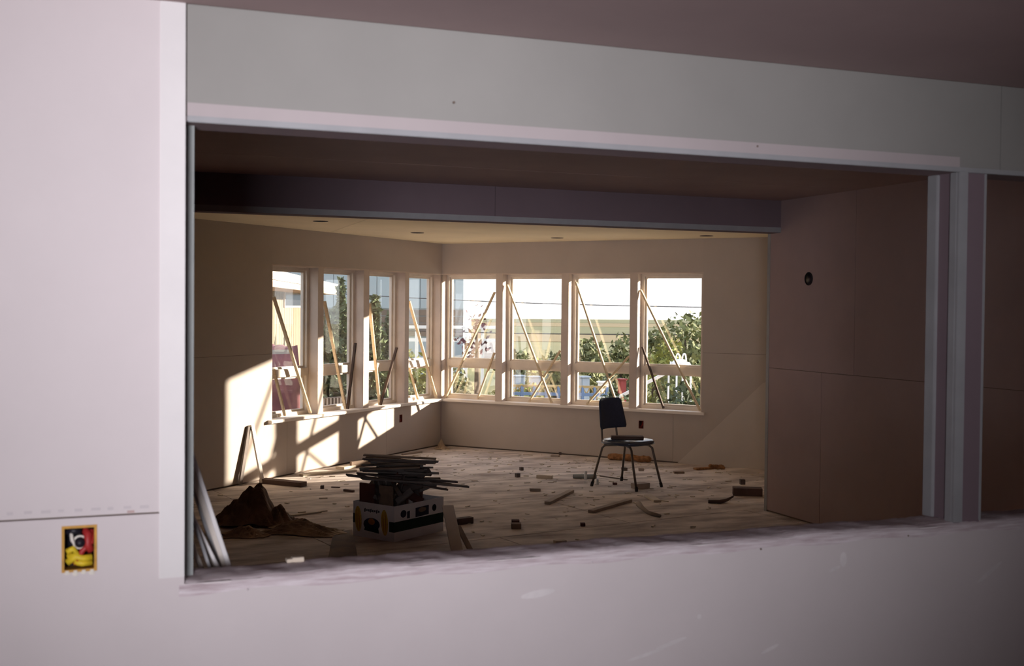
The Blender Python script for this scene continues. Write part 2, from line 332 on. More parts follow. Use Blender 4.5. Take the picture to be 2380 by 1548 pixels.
# middle room: ceiling, hidden left wall, right dividing wall
mc = box('ceiling_middle', ID, .05, XR+.12, YN+TN, YB+.17, ZMC+.013, ZMC+.25, 'core'); tag(mc, kind='structure')
for i in range(5): box('ceiling_sheet', ID, .08, XR, YN+TN+.002+i*1.045, YN+TN+(i+1)*1.045-.003, ZMC, ZMC+.013, 'board_umber', mc)
tag(box('wall_middle_left', ID, .05, .2, YN+TN, YB+.16, 0, ZMC+.2, 'board_dark'), kind='structure')
wr = box('wall_right', WR, -1.9, 8.362, .0125, .12, 0, ZMC+.2, 'core'); tag(wr, kind='structure')
for y0, y1, z0, z1 in ((-1.78, YN-.002, 0, 2.44), (2.98, 5.2, .014, 1.2285), (5.204, 7.6, .014, 1.2285), (7.604, 8.362, .014, 1.2285), (2.98, 4.8, 1.2325, ZMC), (4.804, 7.2, 1.2325, ZMC), (7.204, 8.362, 1.2325, ZMC)):
    box('drywall_sheet', WR, y0, y1, 0, .0125, z0, z1, 'board_umber', wr)
box('corner_bead', WR, 8.335, 8.3745, -.0025, .0, 0, ZB0+.2, 'bead_grey', wr)
box('corner_bead', WR, 8.362, 8.3745, 0, .12, 0, ZC, 'bead_grey', wr)
# beam over the opening to the sun room
bw_ = box('wall_beam', ID, .2, XR, YB+.012, YB+.16, ZB0+.004, ZMC+.2, 'core'); tag(bw_, kind='structure')
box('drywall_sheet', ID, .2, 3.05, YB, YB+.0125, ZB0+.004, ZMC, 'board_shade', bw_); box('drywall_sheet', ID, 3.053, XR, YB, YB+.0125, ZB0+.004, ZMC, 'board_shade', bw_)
box('corner_bead', ID, .2, XR, YB-.002, YB+.004, ZB0, ZB0+.042, 'bead_grey', bw_, .001)
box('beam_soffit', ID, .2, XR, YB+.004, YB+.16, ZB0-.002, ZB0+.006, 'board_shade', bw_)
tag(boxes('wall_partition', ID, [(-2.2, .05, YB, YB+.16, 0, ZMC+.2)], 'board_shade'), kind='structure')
# sun room ceiling: two sheets with a joint, and slab above
poly = [K+LD*-.2+BD*-.2, K+BD*5.0+LD*-.2, K+BD*5.0+LD*2.4, Vector((XR+.1, 8.36, 0)), Vector((XR, YB+.16, 0)), Vector((-2.2, YB+.16, 0)), K+LD*8.1-BD*.2]
zc_ = Vector((0, 0, ZC))
sc_ = prism('ceiling_sunroom', [p+Vector((0, 0, ZC+.013)) for p in poly], (0, 0, .35), 'core'); tag(sc_, kind='structure')
jn = Vector((1, -.05, 0)).normalized()
prism('ceiling_sheet', [p+zc_ for p in clip(poly, jn, 2.03)], (0, 0, .0125), 'board_ceiling', sc_)
prism('ceiling_sheet', [p+zc_ for p in clip(poly, -jn, -2.036)], (0, 0, .0125), 'board_ceiling', sc_)
# ---- window walls
LO = [(3.233, 2.497), (2.400, 1.671), (1.562, .831), (.743, .0)]   # openings measured from the corner
BO = [(0, .763), (.858, 1.641), (1.734, 2.504), (2.598, 3.361)]
def window_wall(name, f, ops, total, outlets, hole_sheets, mc):
    lo = [(min(a), max(a)) for a in ops]; lo_ = [(a-.007, b+.007) for a, b in lo]; us = sorted({-.2, total, *[x for p in lo_ for x in p], *[x for h in outlets for x in h[:2]]})
    w = plate(name, f, us, sorted({0, ZSILL-.034, ZHEAD+.004, ZC+.1, *[x for h in outlets for x in h[2:]]}), lambda u, z: not (ZSILL-.034 < z < ZHEAD+.004 and any(a < u < b for a, b in lo_)) and not any(a < u < b and c < z < d for a, b, c, d in outlets), .0125, .20, 'core'); tag(w, kind='structure')
    end = max(b for a, b in lo)
    for u0, u1, z0, z1, mm_ in hole_sheets:
        holes = [(a, b, c, d) for a, b, c, d in outlets if u0 < a < u1 and z0 < c < z1]
        su = sorted({u0, u1, *[x for h in holes for x in h[:2]]}); sz = sorted({z0, z1, *[x for h in holes for x in h[2:]]})
        plate('drywall_sheet', f, su, sz, lambda u, z: not any(a < u < b and c < z < d for a, b, c, d in holes), 0, .0125, mm_, w)
    so_ = sorted(lo)
    for (a, b), (c, d) in zip(so_, so_[1:]): box('window_post', f, b, c, 0, .20, ZSILL-.03, ZHEAD, 'reveal', w, .002)
    for a, b in so_:                                               # head and jamb linings
        box('head_lining', f, a, b, 0, .125, ZHEAD-.014, ZHEAD, 'reveal', w)
    box('jamb_lining', f, -.02, .0, .0, .125, ZSILL-.03, ZHEAD, 'reveal', w)
    box('jamb_lining', f, end-.001, end+.012, 0, .125, ZSILL-.03, ZHEAD, 'reveal', w)
    return w
lout = [(.875, .935, .365, .455)]; bout = [(2.630, 2.688, .362, .452)]
wl = window_wall('wall_left', WL, LO, 8.1, lout, [(0, 1.2, .014, ZSILL-.03, 'board_tan'), (1.203, 2.995, .014, ZSILL-.03, 'board_tan'), (2.998, 3.245, .014, ZSILL-.03, 'board_tan'),
     (3.2455, 5.4, .014, 1.24, 'board_tan'), (5.404, 8.1, .014, 1.24, 'board_tan'), (3.2455, 5.1, 1.243, ZC, 'board_tan'), (5.104, 8.1, 1.243, ZC, 'board_tan'), (0, 3.245, ZHEAD, ZC, 'board_tan')], 'x')
wbk = window_wall('wall_back', WB, BO, 4.95, bout, [(0, 3.040, .014, ZSILL-.03, 'board_tan'), (3.043, 3.373, .014, ZSILL-.03, 'board_tan'), (3.3735, 4.95, .014, 1.2405, 'board_tan'),
     (3.3735, 4.95, 1.2435, ZC, 'board_tan'), (0, 3.373, ZHEAD, ZC, 'board_tan')], 'x')
prism('lit_wedge', [WB(3.10, 0, 0), WB(4.06, 0, .935), WB(4.9, 0, 1.235), WB(4.9, 0, 0)], LD*.014, 'board_tan_lit', wbk)  # light below a diagonal shade edge, painted as a paler wedge
tag(boxes('wall_sunroom_side', lambda u, o, z: K+BD*(4.95+o)+LD*u+Vector((0, 0, z)), [(-.2, 2.45, 0, .12, 0, ZC+.1)], 'board_tan'), kind='structure')
box('corner_gap', WL, .0, .006, -.005, .0, 0, ZSILL-.03, 'board_dark', wl)
def window(n, f, a, b):
    a, b = min(a, b), max(a, b); z0, z1 = ZSILL, ZHEAD-.014; fw = .036; zr = 1.03
    w = boxes('window_%d' % n, f, [(a, a+fw, .12, .20, z0, z1), (b-fw, b, .12, .20, z0, z1), (a+fw, b-fw, .12, .20, z0, z0+fw), (a+fw, b-fw, .12, .20, z1-fw*.8, z1)], 'winwood'); tag(w, kind='structure')
    box('rail', f, a+.004, b-.004, .115, .195, zr-.04, zr+.042, 'winwood', w, .004)
    s = .022
    for p, q in ((z0+fw, zr-.04), (zr+.042, z1-fw*.8)):
        boxes('sash', f, [(a+fw, a+fw+s, .15, .185, p, q), (b-fw-s, b-fw, .15, .185, p, q), (a+fw+s, b-fw-s, .15, .185, p, p+s), (a+fw+s, b-fw-s, .15, .185, q-s, q)], 'winwood', w)
        box('pane', f, a+fw+s-.004, b-fw-s+.004, .166, .170, p+s-.004, q-s+.004, 'glass', w)
for i, (a, b) in enumerate(LO): window(i+1, WL, a, b)
for i, (a, b) in enumerate(BO): window(i+5, WB, a, b)
tag(box('trim_1', WL, -.0, 3.30, -.05, .125, ZSILL-.03, ZSILL, 'stool', None, .004), kind='structure')
tag(box('trim_2', WB, .05, 3.415, -.05, .125, ZSILL-.03, ZSILL, 'stool', None, .004), kind='structure')
# ================================================================== THINGS
# ---- braces wedged in the windows
def brace(f, wall, p0, p1, w, m, label, d=.07, t=.02, group=None, top=None):
    A = wall(p0[0], p0[1], d); B = wall(p1[0], p1[1], d); dr = (B-A); zb = ZSILL+.012
    B = A + dr*((zb-A.z)/dr.z)
    nrm = BD if wall is OL else LD
    o = stick('brace_strip', A, B, t, w, m, None, nrm)
    # wide face towards the room
    return tag(o, label, 'wood strip', group or 'braces wedged in the window openings')
def n_th(k): return ('', 'first', 'second', 'third', 'fourth')[k]
BL = [((1150, 679), (1037, 921)), ((1179, 662), (1282, 935)), ((1339, 656), (1430, 928)), ((1489, 674), (1624, 948))]
for k, (a, b) in enumerate(BL): brace(WB, OB, a, b, .034, 'pine', 'long pale diagonal strip in %s back-wall window counted from the room corner' % n_th(k+1), .05+.004*k)
BS = [((1149, 820), (1111, 925), 'pine'), ((1302, 815), (1232, 930), 'pine'), ((1462, 828), (1374, 928), 'pine'), ((1493, 806), (1541, 945), 'pinedark')]
for k, (a, b, m_) in enumerate(BS): brace(WB, OB, a, b, .03, m_, 'short %s strip propped in %s back-wall window counted from the room corner' % ('pale' if m_ == 'pine' else 'dark', n_th(k+1)), .088)
LL = [((636, 690), (722, 962)), ((754, 700), (803, 950)), ((859, 705), (882, 935)), ((951, 700), (1013, 921))]
for k, (a, b) in enumerate(LL): brace(WL, OL, a, b, .036, 'pine', 'long pale diagonal strip in %s sunlit-side window counted from the room corner' % n_th(4-k), .05)
LS = [((636, 858), (662, 966), 'pine'), ((826, 797), (808, 948), 'pinedark'), ((922, 808), (886, 935), 'pinedark'), ((952, 855), (972, 930), 'pine')]
for k, (a, b, m_) in enumerate(LS): brace(WL, OL, a, b, .03, m_, 'short %s strip propped in %s sunlit-side window counted from the room corner' % ('pale' if m_ == 'pine' else 'dark', n_th(4-k)), .088 if m_ == 'pine' else .02)
# ---- outlet boxes
def outlet(f, u0, u1, z0, z1, label, big):
    w, h = u1-u0, z1-z0
    e = empty('outlet_box', f((u0+u1)/2, .0, z0), label, 'outlet box', 'rough-in outlet boxes'); base = e.location
    g = lambda u, o, z: f(u, o, z)-base
    ring = .006 if big else .005; dp = .05
    boxes('rim', g, [(u0, u0+ring, -.002, dp, z0, z1), (u1-ring, u1, -.002, dp, z0, z1), (u0+ring, u1-ring, -.002, dp, z0, z0+ring), (u0+ring, u1-ring, -.002, dp, z1-ring, z1)], 'boxyellow' if big else 'boxred', e)
    box('back_plate', g, u0+ring, u1-ring, dp-.006, dp, z0+ring, z1-ring, 'black' if big else 'boxred', e)
    cx, cz = (u0+u1)/2, (z0+z1)/2
    if big:
        def P(a, b, o): return g(u0+ring+a*(w-2*ring), o, z0+ring+b*(h-2*ring))
        tube('wire', [P(.62, .97, .03), P(.80, .80, .008), P(.78, .55, .006), P(.90, .42, .01)], .0095, 'wirered', e)
        tube('wire', [P(.92, .90, .02), P(.90, .62, .008), P(.60, .42, .008), P(.36, .10, .01)], .0065, 'wirered', e)
        tube('wire', [P(.10, .42, .008), P(.30, .50, .005), P(.45, .36, .006), P(.12, .30, .012)], .008, 'wireyellow', e)
        tube('wire', [P(.10, .16, .010), P(.40, .30, .006), P(.62, .24, .005), P(.92, .26, .008)], .0085, 'wireyellow', e)
        tube('wire', [P(.92, .12, .012), P(.60, .12, .008), P(.34, .16, .010)], .0075, 'wireyellow', e)
        tube('wire', [P(.10, .88, .012), P(.30, .93, .006), P(.55, .90, .008)], .008, 'wireblack', e)
        tube('wire', [P(.22, .92, .006), P(.26, .70, .002), P(.36, .60, .004), P(.30, .50, .008)], .0042, 'wirewhite', e)
        lathe('wire_connector', [(.004, -.004), (.013, -.002), (.012, .012), (.008, .022)], 'wireblack', e, P(.52, .64, .012), 16, f(0, -1, 0)-f(0, 0, 0))
        lathe('grey_collar', [(.0145, 0), (.0165, .001), (.0165, .006), (.0145, .007)], 'wirewhite', e, P(.52, .64, .013), 20, f(0, -1, 0)-f(0, 0, 0))
        for q in range(4): box('plaster_crumb', g, u0+.006+q*.018, u0+.018+q*.018, -.003, .004, z0-.006-.003*(q % 2), z0+.006, 'wirewhite', e, .002)
    else:
        tube('wire', [g(cx-.012, .03, z1-.01), g(cx-.008, .008, cz), g(cx+.012, .012, z0+.012)], .005, 'wireblack', e, 8)
        tube('wire', [g(cx+.010, .03, z1-.012), g(cx+.012, .008, cz), g(cx-.01, .012, z0+.014)], .005, 'wirered', e, 8)
outlet(WN, ox0, ox1, oz0, oz1, 'ochre outlet box with red, yellow and black wires in white wall beside the opening', True)
outlet(WL, *lout[0], 'red-brown outlet box in sunlit wall under the windows', False)
outlet(WB, *bout[0], 'red-brown outlet box in the shaded back wall behind the chair', False)
jb = empty('junction_box', Vector((XR, 7.788, 1.979)), 'dark round junction box in the brown dividing wall', 'junction box')
lathe('can', [(.048, -.004), (.054, -.001), (.054, .004), (.046, .005), (.044, .001)], 'black', jb, (0, 0, 0), 20, (-1, 0, 0)); lathe('cover_disc', [(.001, .0), (.044, .0), (.044, .002), (.001, .003)], 'wireblack', jb, (0, 0, 0), 20, (-1, 0, 0))
for k, (x, y, lab) in enumerate(((745, 514, 'above the tall sunlit patch'), (970, 541, 'above the third sunlit-side window'), (1295, 553, 'above the second back-wall window'), (1642, 548, 'nearest the brown dividing wall'))):
    p = FL(x, y, ZC); e = empty('recessed_light', p, 'dark recessed ceiling light hole ' + lab, 'ceiling light', 'recessed lights in the sun room ceiling')
    lathe('flange', [(.062, -.0005), (.070, -.003), (.072, -.001), (.072, .0)], 'black', e); lathe('can', [(.060, -.0015), (.062, -.003), (.001, -.002), (.0005, -.001)], 'black', e)
# ---- chair
ch = empty('chair', (5.10, 9.935, 0), 'navy vinyl chair with dull metal tube legs standing on the dusty floor', 'chair', None, -2.686)
def superell(rx, ry, e, n=40): return [(rx*math.copysign(abs(math.cos(a))**(2/e), math.cos(a)), ry*math.copysign(abs(math.sin(a))**(2/e), math.sin(a))) for a in (2*math.pi*i/n for i in range(n))]
bm = bmesh.new(); rings = []
for s, z in ((.86, .412), (.97, .418), (1.0, .432), (.985, .448), (.93, .458), (.7, .464), (.35, .465)):
    rings.append([bm.verts.new((x*s, y*s-.0, z)) for x, y in superell(.234, .23, 2.7)])
for a, b in zip(rings, rings[1:]):
    for k in range(40): bm.faces.new([a[k], a[(k+1) % 40], b[(k+1) % 40], b[k]])
bm.faces.new(rings[0]); bm.faces.new(rings[-1]); seat = from_bm('seat', bm, 'vinyl', ch, True)
tube('piping', [(x*.995, y*.995, .424) for x, y in superell(.237, .233, 2.7)], .0045, 'vinyl', seat, 6, True)
# backrest: curved rounded trapezoid pad
bm = bmesh.new(); NXB, NZB = 16, 12; fr_, bk_ = [], []
for j in range(NZB+1):
    v = j/NZB; hw = .212 - .04*v - .03*max(0, (v-.85)/.15)**2 - .02*max(0, (.12-v)/.12)**2; ra, rb = [], []
    for i in range(NXB+1):
        s = -1+2*i/NXB; x = s*hw; y = -.225 - .045*v*1.2 + .05*s*s; z = .550+.295*v
        ed = min(1, (1-abs(s))*5)*min(1, v*7)*min(1, (1-v)*7); th = .006+.022*math.sqrt(max(0, ed))
        ra.append(bm.verts.new((x, y+th*.5, z))); rb.append(bm.verts.new((x, y-th*.5, z)))
    fr_.append(ra); bk_.append(rb)
for G in (fr_, bk_):
    for a, b in zip(G, G[1:]):
        for i in range(NXB): bm.faces.new([a[i], a[i+1], b[i+1], b[i]])
for j in range(NZB):
    for i in (0, NXB): bm.faces.new([fr_[j][i], fr_[j+1][i], bk_[j+1][i], bk_[j][i]])
for i in range(NXB):
    for j in (0, NZB): bm.faces.new([fr_[j][i], fr_[j][i+1], bk_[j][i+1], bk_[j][i]])
from_bm('backrest', bm, 'vinylback', ch, True)
for s in (-1, 1):
    tube('back_support', [(s*.125, -.10, .402), (s*.125, -.19, .405), (s*.12, -.222, .43), (s*.115, -.238, .56), (s*.11, -.252, .66)], .010, 'steel', ch)
    for nm, pts in (('rear', [(s*.10, -.06, .405), (s*.165, -.15, .402), (s*.185, -.175, .375), (s*.235, -.25, .03)]), ('front', [(s*.10, .05, .405), (s*.15, .135, .402), (s*.168, .165, .375), (s*.183, .20, .22), (s*.20, .25, .03)])):
        lg = tube('leg', pts, .0115, 'steel', ch)
        d = (Vector(pts[-1])-Vector(pts[-2])).normalized(); p = Vector(pts[-1]); tube('rubber_foot', [p-d*.012, p+d*.018, Vector((p.x+d.x*.025, p.y+d.y*.025, .0))], [.0155, .0155, .0145], 'rubber', lg)
lb = stick('wood_offcut', Vector((5.10, 9.935, .479))+Vector((-.16, .05, 0)), Vector((5.10, 9.935, .479))+Vector((.13, -.065, 0)), .10, .026, 'plankdark')
tag(lb, 'dark flat offcut of wood lying on the chair seat', 'wood scrap', 'wood scraps')
# ---- fruit box with heaped scraps
bx_rz = .562; P1 = Vector((2.253, 8.10, 0))
fb = empty('fruit_box', P1, 'white printed fruit carton with green band heaped with wood scraps', 'box', None, bx_rz)
BLx, BLy, BH, bt = .56, .415, .262, .006
boxes('side_wall', ID, [(0, bt, 0, BLy, 0, BH)], 'carton', fb); boxes('side_wall', ID, [(BLx-bt, BLx, 0, BLy, 0, BH)], 'carton', fb)
boxes('side_wall', ID, [(bt, BLx-bt, 0, bt, 0, BH)], 'carton', fb); boxes('side_wall', ID, [(bt, BLx-bt, BLy-bt, BLy, 0, BH)], 'carton', fb)
boxes('base', ID, [(bt, BLx-bt, bt, BLy-bt, 0, .008)], 'cartoninner', fb)
boxes('green_band', ID, [(.0, BLx, -.0012, .0, .07, .145)], 'inkgreen', fb); boxes('green_band', ID, [(-.0012, 0, 0, .05, .07, .145)], 'inkgreen', fb)
def face_shape(name, pts, m):                                      # flat print on the short side: (u along side, z)
    prism(name, [(0, u, z) for u, z in pts], (-.0016, 0, 0), m, fb)
def long_shape(name, pts, m): prism(name, [(u, 0, z) for u, z in pts], (0, -.0018, 0), m, fb)
def ell(cu, cz, ru, rz_, n=18, sk=0): return [(cu+ru*math.cos(2*math.pi*i/n)+sk*math.sin(2*math.pi*i/n), cz+rz_*math.sin(2*math.pi*i/n)) for i in range(n)]
for cu in (.362, .095):
    face_shape('yellow_fruit_print', ell(cu, .132, .034, .095, 20, .006), 'inkyellow')
    for q in (-.012, .012): prism('fruit_ridge_print', [(-.0016, u, z) for u, z in ell(cu+q, .132, .004, .08, 12, .005)], (-.0006, 0, 0), 'inkorange', fb)
face_shape('emblem_print', ell(.225, .105, .082, .048, 24, -.006), 'inkdark'); face_shape('green_emblem_base', [(.15, .045), (.30, .055), (.29, .085), (.16, .09)], 'inkgreen')
prism('emblem_disc', [(-.0016, u, z) for u, z in ell(.225, .125, .034, .024, 18)], (-.0006, 0, 0), 'inkorange', fb)
for i in range(8): face_shape('lettering', [(.300-i*.020, .195+(.004 if i % 3 else -.006)), (.287-i*.020, .195+(.004 if i % 2 else 0)), (.287-i*.020, .214+(.008 if i in (0, 3, 6) else 0)), (.300-i*.020, .214)], 'inkdark')
boxes('dark_end_print', ID, [(-.0012, 0, .395, BLy, .10, .17)], 'inkdark', fb)
long_shape('dark_print', ell(.10, .195, .032, .028), 'inkdark'); long_shape('picture_print', [(.235, .15), (.385, .155), (.385, .225), (.235, .22)], 'inkdark')
prism('picture_patch', [(u, -.0018, z) for u, z in ell(.31, .20, .045, .018)], (0, -.0008, 0), 'scraptan', fb); long_shape('hand_hole', ell(.45, .195, .024, .026), 'black'); long_shape('lettering', [(.14, .155), (.17, .155), (.17, .21), (.14, .205)], 'inkdark')
RZ = Matrix.Rotation(bx_rz, 3, 'Z')
def bxw(u, v, z): return P1 + RZ @ Vector((u, v, z))
rs = random.Random(11); gname = 'wood scraps heaped in the fruit box'
for k in range(22):                                                # short pieces jumbled above the rim
    c_ = bxw(rs.uniform(.06, .50), rs.uniform(.03, .36), rs.uniform(.27, .44)); a = rs.uniform(0, 6.28); d = Vector((math.cos(a), math.sin(a), rs.uniform(-.9, .9))).normalized()*rs.uniform(.06, .13)
    tag(stick('wood_offcut', c_-d, c_+d, rs.uniform(.03, .07), rs.uniform(.012, .03), (lm := rs.choice(['scrap', 'scrap2', 'scrapred', 'scrap', 'scraptan', 'scrap'])), None, Vector((rs.uniform(-1, 1), rs.uniform(-1, 1), .3))), 'short jumbled %s offcut poking out above the fruit carton rim' % {'scrap': 'dark', 'scrap2': 'grey', 'scraptan': 'tan', 'scrapred': 'red-brown'}[lm], 'wood scrap', gname)
for k in range(14):                                                # upright pieces standing in the carton
    u, v = rs.uniform(.05, .51), rs.uniform(.04, .37); h = rs.uniform(.36, .47); lu, lv = rs.uniform(-.13, .13), rs.uniform(-.1, .1)
    u1, v1 = min(max(u+lu, .03), .53), min(max(v+lv, .03), .39)
    o = stick('wood_offcut', bxw(u, v, .015), bxw(u1, v1, h), rs.uniform(.03, .065), rs.uniform(.012, .025), rs.choice(['scrap', 'scrap2', 'scrap', 'scrapred', 'scrap']), None, Vector((rs.uniform(-1, 1), rs.uniform(-1, 1), 0)))
    tag(o, 'dark upright offcut standing in the fruit carton', 'wood scrap', gname)
for (u, v, w, m_, lab) in ((.035, .30, .15, 'scrapred', 'wide red-brown offcut standing in the corner of the fruit carton'), (.035, .11, .13, 'scraptan', 'wide tan offcut standing against the printed side of the carton')):
    tag(stick('wood_offcut', bxw(u, v, .02), bxw(u-.005, v, .40), w, .018, m_, None, RZ @ Vector((1, 0, 0))), lab, 'wood scrap', gname)
HD = Vector((math.cos(YAW), -math.sin(YAW), 0)); HN = Vector((math.sin(YAW), math.cos(YAW), 0)); cen = bxw(.28, .2, 0)
for k in range(24):                                                # laths lying across the top
    z = .455 + .0052*k + rs.uniform(-.004, .004); L = rs.uniform(.36, .58); a = rs.uniform(-.12, .12); d = (HD*math.cos(a)+HN*math.sin(a))
    c_ = cen + HD*rs.uniform(-.07, .05) + HN*rs.uniform(-.13, .13) + Vector((0, 0, z)); sl = Vector((0, 0, rs.uniform(-.02, .012)))
    tag(stick('wood_lath', c_-d*L/2-sl, c_+d*L/2+sl, rs.uniform(.03, .085), rs.uniform(.007, .012), (lm := rs.choice(['scrap', 'scrap2', 'scrap', 'scraptan', 'scrap2'])), None, Vector((0, 0, 1)), .001), 'thin %s lath lying across the heap in the fruit carton' % {'scrap': 'dark', 'scrap2': 'grey', 'scraptan': 'tan'}[lm], 'wood scrap', gname)
for k, (x0, y0, x1, y1, dz, w) in enumerate(((806, 1104, 1012, 1128, 0, .07), (830, 1100, 1050, 1126, .02, .05), (880, 1112, 1088, 1131, -.03, .06), (905, 1108, 1062, 1120, .03, .05), (840, 1112, 1000, 1122, -.06, .06), (935, 1122, 1040, 1138, -.05, .04))):
    yy = 8.30+dz; A = hitp(x0, y0, (0, yy, 0), (0, 1, 0)); B = hitp(x1, y1, (0, yy, 0), (0, 1, 0))
    tag(stick('wood_lath', A, B, w, .014, 'scrap' if k % 2 else 'scrap2'), 'long dark lath jutting out of the heaped fruit carton', 'wood scrap', gname)
# boards leaning beside the carton
tag(stick('board_offcut', FL(1066, 1300), FL(1066, 1300)+Vector((.10, .55, .27)), .085, .016, 'stool', None), 'pale board leaning at the right side of the fruit carton', 'board', 'wood scraps')
tag(stick('board_offcut', FL(1100, 1296)+Vector((0, 0, .012)), FL(1100, 1296)+Vector((.03, .42, .14)), .035, .02, 'plank', None), 'narrow board slanting on the floor beside the pale leaning board', 'board', 'wood scraps')
# ---- leaning strips by the jamb
for k, (x0, y0, x1, y1, w, m_, dy) in enumerate(((441, 1041, 530.6, 1311, .020, 'bead', 0), (441, 1085, 521, 1311, .026, 'fascia', .03), (441, 1110, 508, 1311, .018, 'bead_grey', .06), (441, 1205, 497, 1313, .022, 'fascia', -.02), (455, 1215, 503.6, 1313, .016, 'bead', -.05), (441, 1254, 465.6, 1315, .022, 'fascia', -.08), (441, 1180, 485, 1313, .014, 'bead_grey', -.11))):
    Y0 = 3.09+dy*.5; w *= .62; A = hitp(x0, y0, (0, Y0, 0), (0, 1, 0)); B = hitp(x1, y1, (0, Y0, 0), (0, 1, 0)); d = B-A
    foot = A+d*((.012-A.z)/d.z); top = A+d*((.215-A.x)/d.x)
    if top.z > 2.35: top = A+d*((2.35-A.z)/d.z)
    tag(stick('trim_strip', foot, top, w, .010, m_, None, Vector((0, 1, 0))), 'grey-lilac trim strip leaning in the bundle behind the white jamb', 'wood strip', 'trim strips leaning behind the jamb')
# ---- two boards leaning on the sunlit wall
tag(stick('board_offcut', WL(3.74, -.035, .012), WL(3.59, -.012, .55), .045, .022, 'scrap2', None, BD), 'grey-brown board leaning on the sunlit wall, one leg of the pair', 'board', 'boards leaning on the sunlit wall')
tag(stick('board_offcut', WL(3.54, -.14, .012), WL(3.555, -.02, .565), .045, .02, 'stool', None, BD), 'pale board leaning on the sunlit wall, meeting the grey-brown one at the top', 'board', 'boards leaning on the sunlit wall')
# ---- boards and blocks lying on the floor: px ends -> floor, width, thickness
def lying(x0, y0, x1, y1, w, t, m_, label, name='wood_offcut', cat='wood scrap'):
    A, B = FL(x0, y0, t/2), FL(x1, y1, t/2); return tag(stick(name, A, B, w, t, m_), label, cat, 'wood scraps')
lying(610, 1117, 706, 1126, .10, .045, 'plankdark', 'dark plank on the floor beside the boards leaning on the sunlit wall', 'board_offcut', 'board')
lying(700, 1104, 825, 1093, .09, .02, 'planklight', 'pale plank lying along the foot of the sunlit wall', 'board_offcut', 'board')
lying(790, 1088, 940, 1062, .12, .03, 'planklight', 'pale plank lying behind the heaped fruit carton', 'board_offcut', 'board')
lying(815, 1081, 930, 1066, .03, .07, 'scraptan', 'brown batten on edge behind the heaped fruit carton')
lying(935, 1056, 980, 1050, .03, .02, 'plank', 'thin batten on the floor near the room corner')
lying(1046, 1214, 1096, 1208, .06, .05, 'plankdark', 'dark plank lying just right of the fruit carton', 'board_offcut', 'board')
lying(676, 1198, 746, 1190, .03, .012, 'planklight', 'thin pale stick between the kraft paper heap and the fruit carton')
lying(1210, 1089, 1214, 1090, .035, .035, 'scrap', 'small dark cube, the farther of two on the dusty floor')
lying(1200, 1104, 1206, 1105, .045, .04, 'scrap', 'small dark cube, the nearer of two on the dusty floor')
lying(1248, 1107, 1284, 1109, .05, .035, 'planklight', 'short pale batten on the floor left of the chair')
lying(1272, 1169, 1328, 1141, .055, .025, 'plank', 'tan batten lying aslant beside the small scrap left of the chair')
lying(1373, 1189, 1463, 1163, .055, .025, 'plank', 'long tan batten lying in front of the chair')
lying(1473, 1130, 1504, 1127, .09, .05, 'plank', 'brown block under the front edge of the chair')
lying(1506, 1152, 1528, 1165, .07, .02, 'planklight', 'pale offcut lying in front of the chair, behind the bent strip')
lying(1231, 1138, 1256, 1138, .06, .025, 'plank', 'small flat scrap on the floor behind the aslant tan batten')
lying(1188, 1222, 1211, 1222, .07, .04, 'scraptan', 'reddish block on the floor near the half wall')
lying(1189, 1211, 1207, 1211, .06, .02, 'scrapred', 'red-brown scrap just behind the reddish block')
lying(1289, 1261, 1314, 1259, .05, .03, 'planklight', 'pale scrap at the floor edge behind the half wall')
lying(1703, 1141, 1771, 1143, .13, .07, 'plankdark', 'thick dark block against the end of the dividing wall', 'board_offcut', 'board')
lying(1720, 1120, 1731, 1120, .05, .05, 'scrap', 'small dark block behind the thick dark block')
lying(1566, 1098, 1590, 1098, .05, .02, 'scraptan', 'flat brown scrap on the floor right of the chair')
lying(1281, 1059, 1300, 1060, .05, .02, 'plank', 'flat scrap at the foot of the back wall')
lying(1299, 1054, 1305, 1054, .04, .03, 'scrap', 'dark crumb of wood at the foot of the back wall')
lying(1394, 1106, 1458, 1115, .015, .012, 'steel', 'thin metal rod on the floor under the chair', 'metal_rod', 'rod')
lying(1484, 1091, 1496, 1091, .04, .03, 'plank', 'tiny brown scrap behind the chair seat on the floor')
lying(1447, 1089, 1455, 1091, .04, .03, 'scrap', 'tiny dark scrap behind the chair legs')
lying(1349, 1219, 1360, 1219, .04, .025, 'scrapred', 'small red-brown chip on the dark floor in front')
lying(745, 1132, 753, 1132, .045, .03, 'scrap', 'small dark chip on the floor right of the dark plank')
lying(770, 1132, 790, 1133, .02, .008, 'plankdark', 'thin dark sliver on the floor left of the fruit carton')
lying(800, 1139, 822, 1142, .03, .02, 'plankdark', 'dark batten end sticking out behind the fruit carton')
lying(1615, 1090, 1650, 1088, .07, .02, 'insul', 'brown flat scrap at the foot of the back wall under the painted patch of light')
lying(1424, 1124, 1434, 1124, .03, .02, 'scrapred', 'tiny red chip between the chair legs')
def lying_pts(name, px, r, m_, label, cat): return tag(tube(name, [FL(x, y, z) for x, y, z in px], r, m_, None, 8), label, cat, 'wood scraps')
lying_pts('bent_strip', [(1484, 1171, .05), (1494, 1182, .03), (1506, 1191, .016), (1534, 1199, .014)], [.026, .018, .016, .014], 'plank', 'bent curling strip on the floor in front of the chair', 'strip')
lying_pts('bent_strip', [(1646, 1166, .014), (1672, 1167, .014), (1690, 1162, .02), (1704, 1154, .06)], [.016, .02, .014, .008], 'plankdark', 'dark curled strip on the floor toward the dividing wall', 'strip')
pp = empty('pipe_offcut', FL(1332, 1107, .022), 'grey pipe offcut lying on the floor left of the chair', 'pipe', 'wood scraps'); A = FL(1386, 1107, .022)-pp.location
